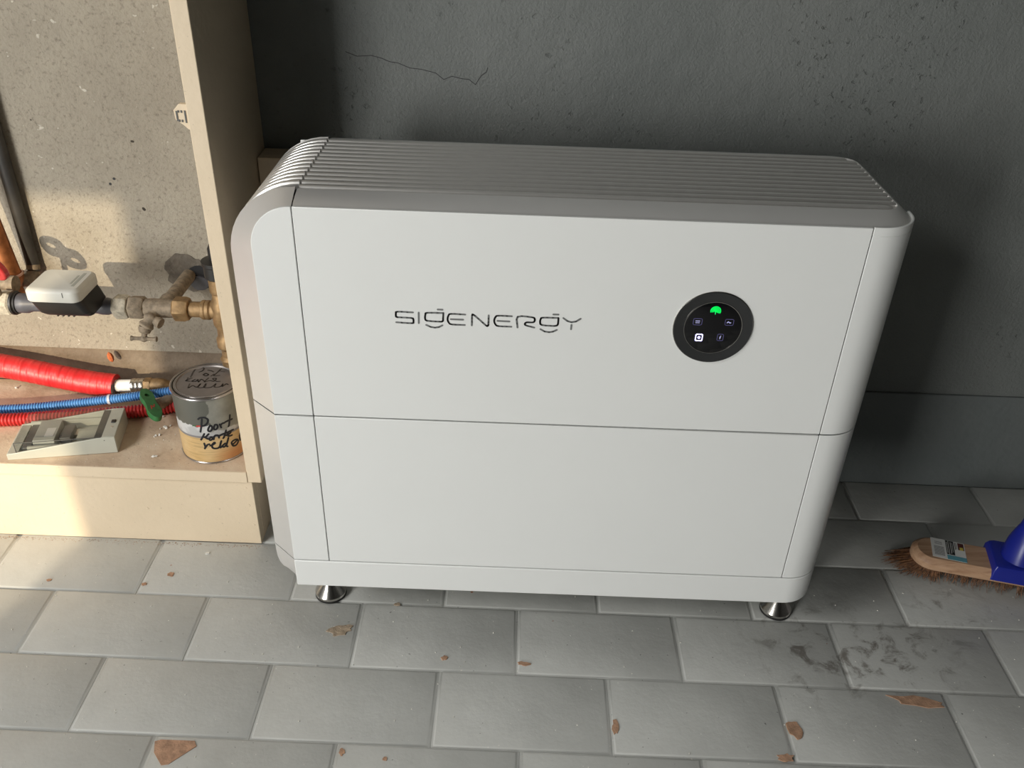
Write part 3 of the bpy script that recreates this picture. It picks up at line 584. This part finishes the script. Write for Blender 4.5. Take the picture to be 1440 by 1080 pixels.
# upright brass valve by the side panel
vv = thing('upright_brass_valve', 'upright brass valve with black cap, half hidden behind the cupboard side panel', 'valve', (-.163, .31, .289))
VX = -.160
link('valve_body', *lathe((VX, AY, .19), (0, 0, 1), [(.011, .099), (.0155, .101), (.0155, .108), (.0175, .112), (.0135, .118), (.0135, .130), (.0185, .136), (.0185, .150), (.0150, .156), (.0150, .170), (.019, .178), (.019, .215), (.0150, .222), (.0140, .232), (.0165, .235), (.0165, .258)], 26), 'brass', vv, autosm=True)
link('valve_cap', *lathe((VX, AY, .448), (0, 0, 1), [(.017, 0), (.0205, .003), (.0205, .022), (.0225, .024), (.0225, .030), (.010, .032), (.010, .050), (.006, .058), (.004, .062)], 24), 'blackp', vv, autosm=True)
link('side_port', *lathe((VX-.003, AY, AZ), (-1, 0, 0), [(.015, 0), (.0145, .012), (.013, .020)], 22), 'brass', vv, autosm=True)
bh = thing('black_hex_cap', 'small black hexagonal cap low on the wall, just behind the paint tin', 'cap', (-.160, .345, .27))
link('cap', *lathe((-.160, .352, .290), (0, -1, .15), [(.0125, 0), (.0125, .012), (.006, .0125), (.006, .004)], 6), 'blackp', bh, bev=.001)
link('stem', *tube([(-.158, .352, .29), (-.155, .352, .255), (-.154, .352, .16)], .007, 14, .01), 'blackp', bh, autosm=True)
# white capped actuator
ac = thing('valve_actuator', 'white-capped black actuator box sitting on the grey pipe section', 'actuator', (-.395, .283, .395))
def rbox(x0, x1, y0, y1, r, z, n=6):
    p = []
    for q, (cx, cy) in enumerate(((x1-r, y1-r), (x0+r, y1-r), (x0+r, y0+r), (x1-r, y0+r))):
        p += [(cx+r*math.cos(math.radians(q*90+90*i/n)), cy+r*math.sin(math.radians(q*90+90*i/n)), z) for i in range(n+1)]
    return p
ax0, ax1, ay0, ay1 = -.437, -.356, .246, .322
V, F = fix(*loft([rbox(ax0, ax1, ay0, ay1, .012, .4270), rbox(ax0-.0008, ax1+.0008, ay0-.0008, ay1+.0008, .012, .4285), rbox(ax0-.0008, ax1+.0008, ay0-.0008, ay1+.0008, .012, .4425), rbox(ax0+.0008, ax1-.0008, ay0+.0008, ay1-.0008, .011, .4450), rbox(ax0+.004, ax1-.004, ay0+.005, ay1-.004, .009, .4475)], True, True, True))
for i in range(len(V)):
    x, y, z = V[i]; V[i] = (x-.003*(z-.42)*0, y, z)
capo = link('cap', V, F, 'capw', ac, autosm=True)
link('label_recess', *join(boxg(-.371, -.3665, .262, .309, .4473, .4478), boxg(-.3765, -.3735, .270, .300, .4473, .4478)), 'module', capo)
link('mark', *boxg(-.3785, -.3775, .2448, .2453, .436, .444), 'darkplastic', capo)
V, F = fix(*loft([rbox(-.424, -.349, .262, .320, .008, .397), rbox(-.428, -.348, .254, .322, .010, .404), rbox(ax0+.001, ax1+.0005, ay0+.001, ay1-.001, .012, .4268)], True, True, True))
link('housing', V, F, 'blackp', ac, autosm=True)
parts = [boxg(-.420+.0085*i, -.4175+.0085*i, .288, .3015, .380, .399) for i in range(4)]+[boxg(-.420, -.390, .2895, .3005, .3835+.0055*j, .3855+.0055*j) for j in range(3)]
link('clamp_grid', *join(*parts), 'blackp', ac, bev=.0004)
# copper riser and collar
cp = thing('copper_riser_pipe', 'orange-brown copper pipe leaning up at the left edge of the cupboard', 'pipe', (-.51, .385, .375))
cd = Vector((-0.010, 0, 0.100)).normalized(); cbase = Vector((-0.5308, .385, 0.3730))
link('pipe', *lathe(cbase+cd*.022, cd, [(.0148, 0), (.0148, .9)], 28), 'copper', cp, autosm=True)
link('cone_fitting', *lathe(cbase, (-.12, .03, 1), [(.009, 0), (.0085, .008), (.0165, .022), (.0172, .028)], 28), 'copper', cp, autosm=True)
a, b_, d = frame(cd)
link('solder_ring', *tube([tuple(cbase+cd*.030+(a*math.cos(t)+b_*math.sin(t))*.0165) for t in [2*math.pi*i/16 for i in range(17)]], .0022, 10, .002), 'solder', cp, autosm=True)
link('elbow', *tube([tuple(cbase+Vector((0, 0, .004))), tuple(cbase+Vector((.002, -.006, -.012))), (-.500, .345, .386), (-.499, .326, .388)], .0088, 14, .003), 'copper', cp, autosm=True)
sb = thing('stub_pipe', 'short dusty pipe end behind the copper riser at the left frame edge', 'pipe', (-.56, .36, .40))
link('pipe', *lathe((-.70, .350, .403), (1, 0, 0), [(.012, 0), (.012, .178), (.0138, .180), (.0138, .190)], 20), 'dull', sb, autosm=True)
gp = thing('grey_wall_pipe', 'dark grey vertical iron pipe fixed close to the sunlit concrete', 'pipe', (-.511, .417, .384))
link('pipe', *lathe((-.516, .4215, .395), (0, 0, 1), [(.0105, 0), (.0105, 1.32)], 28), 'iron', gp, autosm=True)
link('elbow', *tube([(-.516, .4215, .405), (-.516, .416, .392), (-.520, .408, .385), (-.545, .40, .384), (-.70, .398, .384)], .0110, 20, .004), 'dull', gp, autosm=True)
# red butterfly handle
rh = thing('red_butterfly_handle', 'glossy red butterfly valve handle cut by the left frame edge', 'valve handle', (-.507, .262, .41))
hc = Vector((-.5085, .287, .4715)); hd = Vector((.80, -.12, -.58)).normalized(); hn = Vector((.15, .95, .25)); hn = (hn-hd*hn.dot(hd)).normalized(); hu = hd.cross(hn).normalized()
if hu.z < 0: hu = -hu
def hpt(s_, t_, n__): return tuple(hc+hd*s_+hu*t_+hn*n__)
def outline(k, n=40):
    out = []
    for i in range(n):
        t = 2*math.pi*i/n; out.append((.040*math.cos(t), (.0200-.008*math.exp(-(math.cos(t)/.25)**2))*math.sin(t)))
    return out
oo = outline(1)
def holes(sgn, n=40): return [(sgn*.021+.0085*math.cos(2*math.pi*i/n), .0050*math.sin(2*math.pi*i/n)) for i in range(n)]
import bmesh
def plate_with_holes(outer, hs, f, th):
    bm = bmesh.new(); edges = []
    for loop_ in [outer]+hs:
        vs_ = [bm.verts.new((p[0], p[1], 0)) for p in loop_]
        edges += [bm.edges.new((vs_[i], vs_[(i+1) % len(vs_)])) for i in range(len(vs_))]
    bmesh.ops.triangle_fill(bm, use_beauty=True, use_dissolve=False, edges=edges)
    r = bmesh.ops.extrude_face_region(bm, geom=bm.faces[:]); 
    for v_ in [g for g in r['geom'] if isinstance(g, bmesh.types.BMVert)]: v_.co.z += th
    bmesh.ops.recalc_face_normals(bm, faces=bm.faces); bm.verts.index_update()
    V = [f(v_.co.x, v_.co.y, v_.co.z-th/2) for v_ in bm.verts]; F = [[v_.index for v_ in g.verts] for g in bm.faces]; bm.free(); return V, F
link('wings', *plate_with_holes(oo, [holes(1), holes(-1)], hpt, .0115), 'redgl', rh, bev=.0028, seg=3)
link('stem', *tube([hpt(0, -.006, 0), tuple(hc+Vector((-.002, .008, -.035))), (-.512, .305, .402)], .0046, 14, .004), 'dull', rh, autosm=True)
# red insulated pipe with its white core and fittings
ri = thing('red_insulated_pipe', 'thick red foam-insulated pipe running along the back of the shelf', 'pipe', (-.58, .40, .16))
rp = [(-1.05, .404, .262), (-.80, .402, .236), (-.615, .400, .213), (-.517, .398, .196), (-.455, .396, .186), (-.411, .395, .182)]
link('foam_sleeve', *tube(rp, lambda s_, L: .0213+.0002*math.sin(s_*420)+.0002*math.sin(s_*877), 32, .002), 'redfoam', ri, origin=(-.6, .4, .2), autosm=True)
e0 = Vector(rp[-1]); ed = Vector((1, -.005, .06)).normalized()
link('foam_end', *lathe(e0-ed*.001, ed, [(.0208, 0), (.0198, .0022), (.0105, .0024)], 32), 'foamend', ri, autosm=True)
link('white_pipe', *lathe(e0, ed, [(.0112, 0), (.0114, .032)], 28), 'whitep', ri, autosm=True)
link('press_sleeve', *lathe(e0+ed*.031, ed, [(.0126, 0), (.0130, .002), (.0130, .005), (.0120, .007), (.0130, .009), (.0130, .012), (.0120, .014), (.0130, .016), (.0130, .020), (.0122, .023)], 28), 'ferrule', ri, autosm=True)
link('hex_nut', *lathe(e0+ed*.054, ed, [(.0130, 0), (.0142, .002), (.0142, .013), (.0125, .015)], 6), 'brass', ri, bev=.0008)
link('elbow', *tube([e0+ed*.068, e0+ed*.085, e0+ed*.10+Vector((0, .002, -.012)), e0+ed*.105+Vector((0, .002, -.024))], .0125, 18, .003), 'brass', ri, autosm=True)
def corr(R, dr_, p): return lambda s_, L: R+dr_*(.5+.5*math.tanh(3*math.sin(2*math.pi*s_/p)))
bl = tag(link('blue_corrugated_tube', *tube([(-1.0, .30, .1665), (-.75, .312, .1665), (-.591, .327, .1675), (-.497, .343, .170), (-.399, .355, .180), (-.349, .359, .187), (-.304, .362, .195), (-.285, .366, .198)], corr(.0060, .0024, .0046), 16, .00075), 'bluec', smooth=True), 'thin blue ribbed conduit crossing the shelf behind the clear-lidded box', 'conduit')
rd = tag(link('red_corrugated_tube', *tube([(-1.0, .27, .1695), (-.70, .282, .1695), (-.573, .293, .1695), (-.504, .304, .1695), (-.424, .318, .1695), (-.345, .337, .1695), (-.295, .353, .170), (-.245, .375, .175), (-.21, .392, .187)], corr(.0088, .0028, .0058), 18, .0009), 'redc', smooth=True), 'red ribbed conduit lying on the shelf under the blue one', 'conduit')
tie = tag(link('cable_tie', *lathe((-.408, .3542, .1787), (1, .13, .10), [(.0094, 0), (.0094, .0042), (.0086, .0042), (.0086, 0)], 20, False), 'tie', autosm=True), 'pale clear tie round the blue conduit above the box', 'tie')
# green valve handle
gv = thing('green_valve_handle', 'chipped green leaf-shaped valve handle above the red conduit, beside the paint tin', 'valve handle', (-.31, .325, .158))
gc = Vector((-.3165, .318, .196)); gd = Vector((.52, -.72, -.15)).normalized(); gn = Vector((.35, -.1, .95)); gn = (gn-gd*gn.dot(gd)).normalized(); gu = gd.cross(gn)
go = []
for i in range(44):
    t = 2*math.pi*i/44; c_, s_ = math.cos(t), math.sin(t); wd = .0125*(1-.28*math.exp(-((c_)/.28)**2))
    go.append((.041*abs(c_)**.8*(1 if c_ > 0 else -1), wd*abs(s_)**.8*(1 if s_ > 0 else -1)))
link('handle', *plate_with_holes(go, [[(-.022+.0042*math.cos(2*math.pi*i/16), .0042*math.sin(2*math.pi*i/16)) for i in range(16)]], lambda a_, b__, n__: tuple(gc+gd*a_+gu*b__+gn*n__), .010), 'green', gv, bev=.0018)
link('worn_mark', *join(stroke([(.006, -.003), (.013, -.001), (.008, .003), (.017, .004)], .0016, lambda a_, b__, h: tuple(gc+gd*a_+gu*b__+gn*(.005+h)), .0003)), 'redc', gv)
link('valve_stem', *tube([tuple(gc-gn*.002), (-.311, .340, .183), (-.295, .362, .184), (-.27, .375, .184)], lambda s_, L: .0062+.0035*(s_ > .012), 16, .003), 'dull', gv, autosm=True)
# ================================================================== CLEAR LIDDED BOX
DB = thing('clear_lidded_enclosure', 'pale grey wedge-shaped fuse enclosure with clear lid lying on the shelf', 'enclosure', (-.513, .197, .1585))
ang = math.atan2(.032, .168); ca_, sa_ = math.cos(ang), math.sin(ang)
def T(g):
    V, F = g; return [(-.513+x*ca_-y*sa_, .197+x*sa_+y*ca_, .1585+z) for x, y, z in V], F
Lb, Db = .171, .087; hl, hr = .0115, .0320
prof = [(0, 0), (Lb, 0), (Lb, hr), (Lb-.021, hr), (.017, .0135), (0, hl)]
body = join(T(prism(prof, 1, 0, .003)), T(prism(prof, 1, Db-.003, Db)), T(boxg(0, .017, .003, Db-.003, 0, hl)), T(boxg(Lb-.021, Lb, .003, Db-.003, 0, hr)), T(boxg(.017, Lb-.021, .003, Db-.003, 0, .004)))
link('case', body[0], body[1], 'case', DB, bev=.0010)
e = .0012; ch = .0310
cov = join(T(prism([(.0165, .0140), (Lb-.0215, ch-.0003), (.0165, ch)], 1, .0012, .0012+e)), T(prism([(.0165, .0140), (Lb-.0215, ch-.0003), (.0165, ch)], 1, Db-.0012-e, Db-.0012)), T(boxg(.0165, Lb-.0215, .0012, Db-.0012, ch, ch+e)), T(boxg(.0153, .0165, .0012, Db-.0012, .0120, ch)))
cv = link('clear_lid', cov[0], cov[1], 'cover', DB)
link('lid_edge', *join(T(boxg(.0153, Lb-.0215, .0004, .0014, ch+.0006, ch+.0016)), T(boxg(.0150, .0158, .0004, .0016, .0135, ch)), T(boxg(Lb-.033, Lb-.0215, .0022, Db-.0022, ch-.0016, ch-.0004))), 'darkplastic', cv)
link('inner_module', *T(boxg(.036, .070, .020, .078, .004, .021)), 'module', DB, bev=.001)
link('inner_module', *T(boxg(.020, .034, .012, .085, .004, .014)), 'darkplastic', DB, bev=.001)
link('module_label', *T(boxg(.052, .066, .030, .055, .0211, .0214)), 'labelw', DB)
link('rail', *T(boxg(.020, .148, .046, .064, .004, .0100)), 'ferrule', DB, bev=.0006)
link('inner_module', *T(boxg(.074, .092, .030, .070, .0045, .016)), 'darkplastic', DB, bev=.001)
link('inner_frame', *join(T(boxg(.100, .130, .030, .060, .0102, .0125)), T(boxg(.018, .148, .079, .0835, .004, .019)), T(boxg(.030, .100, .008, .013, .004, .017))), 'case', DB, bev=.0006)
link('latch', *join(T(boxg(Lb-.0135, Lb-.0065, .042, .050, hr, hr+.0018))), 'blackp', DB, bev=.0006)
link('screw', *T(lathe((Lb-.010, .030, hr), (0, 0, 1), [(.0022, 0), (.002, .0009)], 12)), 'ferrule', DB)
link('pin_hole', *T(lathe((Lb-.017, .0003, .026), (0, -1, 0), [(.0009, 0), (.0008, .0005)], 8)), 'core', DB)
# ================================================================== PAINT TIN
TC = Vector((-.190, .263, .158)); TH = .1285
tn = thing('paint_tin', 'used paint tin with handwritten black marker words, standing in the cupboard corner', 'tin', TC)
link('can_body', *lathe(TC, (0, 0, 1), [(.0535, .0005), (.0552, .004), (.0552, .122), (.0540, .1235)], 72), 'canprint', tn, autosm=True)
link('bottom_rim', *tube([tuple(TC+Vector((.0552*math.cos(t), .0552*math.sin(t), .0026))) for t in [2*math.pi*i/48 for i in range(49)]], .0014, 8, .004, True, 2), 'tin', tn, autosm=True)
link('top_rim', *tube([tuple(TC+Vector((.0548*math.cos(t), .0548*math.sin(t), .1255))) for t in [2*math.pi*i/48 for i in range(49)]], .0022, 10, .004, True, 2), 'tin', tn, autosm=True)
ld = link('lid', *lathe(TC, (0, 0, 1), [(.0525, .118), (.0522, .1225), (.0495, .1225), (.0488, .1268), (.0474, .1276), (.0462, .1262), (.0458, .1255), (0.0005, .1257)], 72, True), 'lidpaint', tn, autosm=True)
link('inner_rim', *tube([tuple(TC+Vector((.0498*math.cos(t), .0498*math.sin(t), .1262))) for t in [2*math.pi*i/48 for i in range(49)]], .0012, 8, .004, True, 2), 'tin', tn, autosm=True)
CRr = .0552
def oncan(th_, z, h): r = CRr+.0001+h; return (TC.x+r*math.sin(th_/CRr), TC.y-r*math.cos(th_/CRr), z)
ck = join(*[stroke([(q[0]*CRr, q[1]) for q in smooth_pts(s_, 3)], .0031, oncan, .0003) for s_ in CAN_INK])
link('handwriting', ck[0], ck[1], 'ink', tn)
lk = join(*[stroke(smooth_pts(s_, 3), .0022, lambda x, y, h: (TC.x+x, TC.y+y, .158+.1256+h), .0003) for s_ in LID_INK])
link('lid_handwriting', lk[0], lk[1], 'inkold', ld)
def sticker(name, poly, mat): return link(name, *fix(*join(*[( [oncan(p[0], p[1], .0002) for p in poly], [list(range(len(poly)))])])), mat, tn)
u0 = .012
link('red_mark', *stroke([(-.0045+u0*0-.001, .2335), (.0035, .2338)], .0030, oncan, .00025), 'red_print', tn)
link('green_mark', *stroke([(-.0125, .2330), (-.0065, .2345)], .0016, oncan, .00025), 'green', tn)
# orange crumb of brick and plaster crumbs
tag(link('brick_crumb', *lathe((-.425, .4275, .222), (.3, -.2, -.9), [(.001, -.010), (.0045, -.006), (.0055, 0), (.0040, .006), (.001, .009)], 7), 'orange_bit'), 'small orange brick fragment stuck low on the wall behind the red pipe', 'rubble')
rnd = random.Random(11); parts = []
def crumb(x, y, z, r): 
    V, F = lathe((x, y, z+r*.5), (rnd.uniform(-1, 1), rnd.uniform(-1, 1), 1), [(r*.3, -r*.5), (r*rnd.uniform(.8, 1.1), -r*.1), (r*.8, r*.3), (r*.2, r*.6)], 6)
    return [(a_+rnd.uniform(-.2, .2)*r, b__+rnd.uniform(-.2, .2)*r, max(z+.00002, c_)) for a_, b__, c_ in V], F
for x, y, r in ((-.283, .221, .0034), (-.279, .222, .0028), (-.294, .305, .0034), (-.291, .302, .003), (-.300, .279, .0028), (-.295, .281, .003), (-.308, .336, .003), (-.605, .41, .003), (-.3, .30, .002), (-.286, .309, .0025), (-.302, .276, .0018)):
    parts.append(crumb(x, y, .158, r))
for i in range(60): parts.append(crumb(rnd.uniform(-.55, -.14), rnd.uniform(.195, .30), .158, rnd.uniform(.0004, .001)))
o = tag(link('plaster_crumbs', *join(*parts), 'crumb'), 'white plaster crumbs scattered on the cupboard shelf', 'rubble'); o['kind'] = 'stuff'

# ================================================================== BROOM
BR = thing('push_broom', 'wooden push broom with brown bristles and dark blue handle socket, at the right edge', 'broom', (1.15, .17, 0))
an = -.222; bc, bs = math.cos(an), math.sin(an); B0 = Vector((.999, .2035, 0))
def BT(g, tilt=True):
    V, F = g; return [(B0.x+x*bc-y*bs, B0.y+x*bs+y*bc, z) for x, y, z in V], F
HW = .0345; BL = .44
def stadium(i, z, n=12):
    r = HW-i; p = [(HW-0+r*math.cos(math.radians(a)), r*math.sin(math.radians(a))) for a in [90+180*k/n for k in range(n+1)]]
    p += [(BL-HW+r*math.cos(math.radians(a)), r*math.sin(math.radians(a))) for a in [-90+180*k/n for k in range(n+1)]]
    return [(x, y, z) for x, y in p]
hd_ = link('head', *BT(fix(*loft([stadium(.003, .0225), stadium(0, .026), stadium(0, .036), stadium(.003, .0405), stadium(.0085, .0445)], True, True, True))), 'beech', BR, origin=tuple(B0), autosm=True)
hd_.rotation_euler = (0, 0, 0)
rnd = random.Random(3); bundles = []
for i in range(2600):
    # rows of tufts along the head, splayed outwards at the rim
    u = rnd.uniform(.006, BL-.006) if i % 3 else rnd.uniform(.004, .045); v_ = rnd.uniform(-.028, .028)
    if u < HW and (u-HW)**2+v_**2 > (HW-.004)**2: continue
    sx_ = -max(0, 1-u/.035)*rnd.uniform(.5, 1.2)*.050; sy_ = v_/.028*rnd.uniform(.1, .55)*.016+rnd.gauss(0, .003)
    if v_ < -.015: sy_ -= rnd.uniform(0, .007)
    wd = rnd.uniform(.0003, .0007); z1 = .024; z0 = rnd.uniform(.0006, .006) if rnd.random() < .7 else rnd.uniform(.001, .012)
    mid = (u+sx_*.6+rnd.gauss(0, .001), v_+sy_*.5, z1*.45+z0*.5); tip = (u+sx_+rnd.gauss(0, .003), v_+sy_, z0)
    pts = [(u, v_, z1), mid, tip]; V, F = [], []
    for k, p in enumerate(pts):
        q = wd*(1, .9, .45)[k]
        V += [(p[0]-q, p[1]-q*.6, p[2]), (p[0]+q, p[1]-q*.6, p[2]), (p[0], p[1]+q, p[2]+q*.8)]
    for k in range(2):
        for j in range(3): F.append([k*3+j, k*3+(j+1) % 3, k*3+3+(j+1) % 3, k*3+3+j])
    bundles.append((V, F))
o = link('bristles', *BT(join(*bundles)), 'bristle', BR); o['kind'] = 'stuff'
# product label on the wood
def lab(x0, x1, y0, y1, z): 
    r_ = -.05; f = lambda x, y: (.030+x*math.cos(r_)-y*math.sin(r_), -.0205+x*math.sin(r_)+y*math.cos(r_))
    p = [f(x0, y0), f(x1, y0), f(x1, y1), f(x0, y1)]; return BT(prism(p, 2, z, z+.00025))
lb_ = link('label', *lab(0, .054, 0, .049, .0446), 'labelw', BR, bev=0)
zz = .04485
link('barcode', *join(*[lab(.004+0*i, .020, .006+.0024*i, .0072+.0024*i, zz) for i in range(10)]), 'barcode', lb_)
link('small_print', *join(*[lab(.006, .018, .034+.003*i, .035+.003*i, zz) for i in range(3)]), 'barcode', lb_)
link('black_block', *join(lab(.0235, .0275, .013, .048, zz), lab(.0285, .0365, .013, .048, zz), lab(.0380, .0390, .028, .046, zz), lab(.0402, .0410, .030, .046, zz)), 'black_print', lb_)
link('white_print', *join(lab(.0250, .0256, .016, .044, zz+.0003), lab(.0310, .0318, .016, .045, zz+.0003), lab(.0338, .0343, .020, .044, zz+.0003)), 'labelw', lb_)
link('dark_square', *lab(.0430, .0525, .029, .047, zz), 'maroon_print', lb_)
link('yellow_square', *lab(.0455, .0510, .029, .036, zz+.0003), 'yellow_print', lb_)
link('teal_strip', *lab(.0235, .0540, 0, .011, zz), 'teal', lb_)
# blue socket and handle
sc = Vector((.152, .0, .0445))
def sq(x0, x1, y0, y1, r, z, n=6): return rbox(x0, x1, y0, y1, r, z, n)
V, F = fix(*loft([sq(.121, .209, -.036, .037, .003, .0290), sq(.121, .209, -.036, .037, .003, .0480), sq(.124, .206, -.033, .034, .004, .0560), sq(.127, .203, -.030, .033, .006, .0580)], True, True, True))
sk = link('socket', *BT((V, F)), 'blue', BR, autosm=True)
hx = Vector((B0.x+.167*bc, B0.y+.167*bs, .054)); hdv = Vector((.10, .19, 1)).normalized()
link('socket_cone', *lathe(hx, hdv, [(.0305, 0), (.0300, .012), (.0275, .032), (.0225, .050), (.0180, .062), (.0165, .070), (.0160, .100), (.0168, .102), (.0160, .104)], 36), 'blue', sk, autosm=True)
link('handle', *lathe(hx+hdv*.085, hdv, [(.0120, 0), (.0120, 1.10), (.009, 1.112)], 24), 'stick', BR, autosm=True)
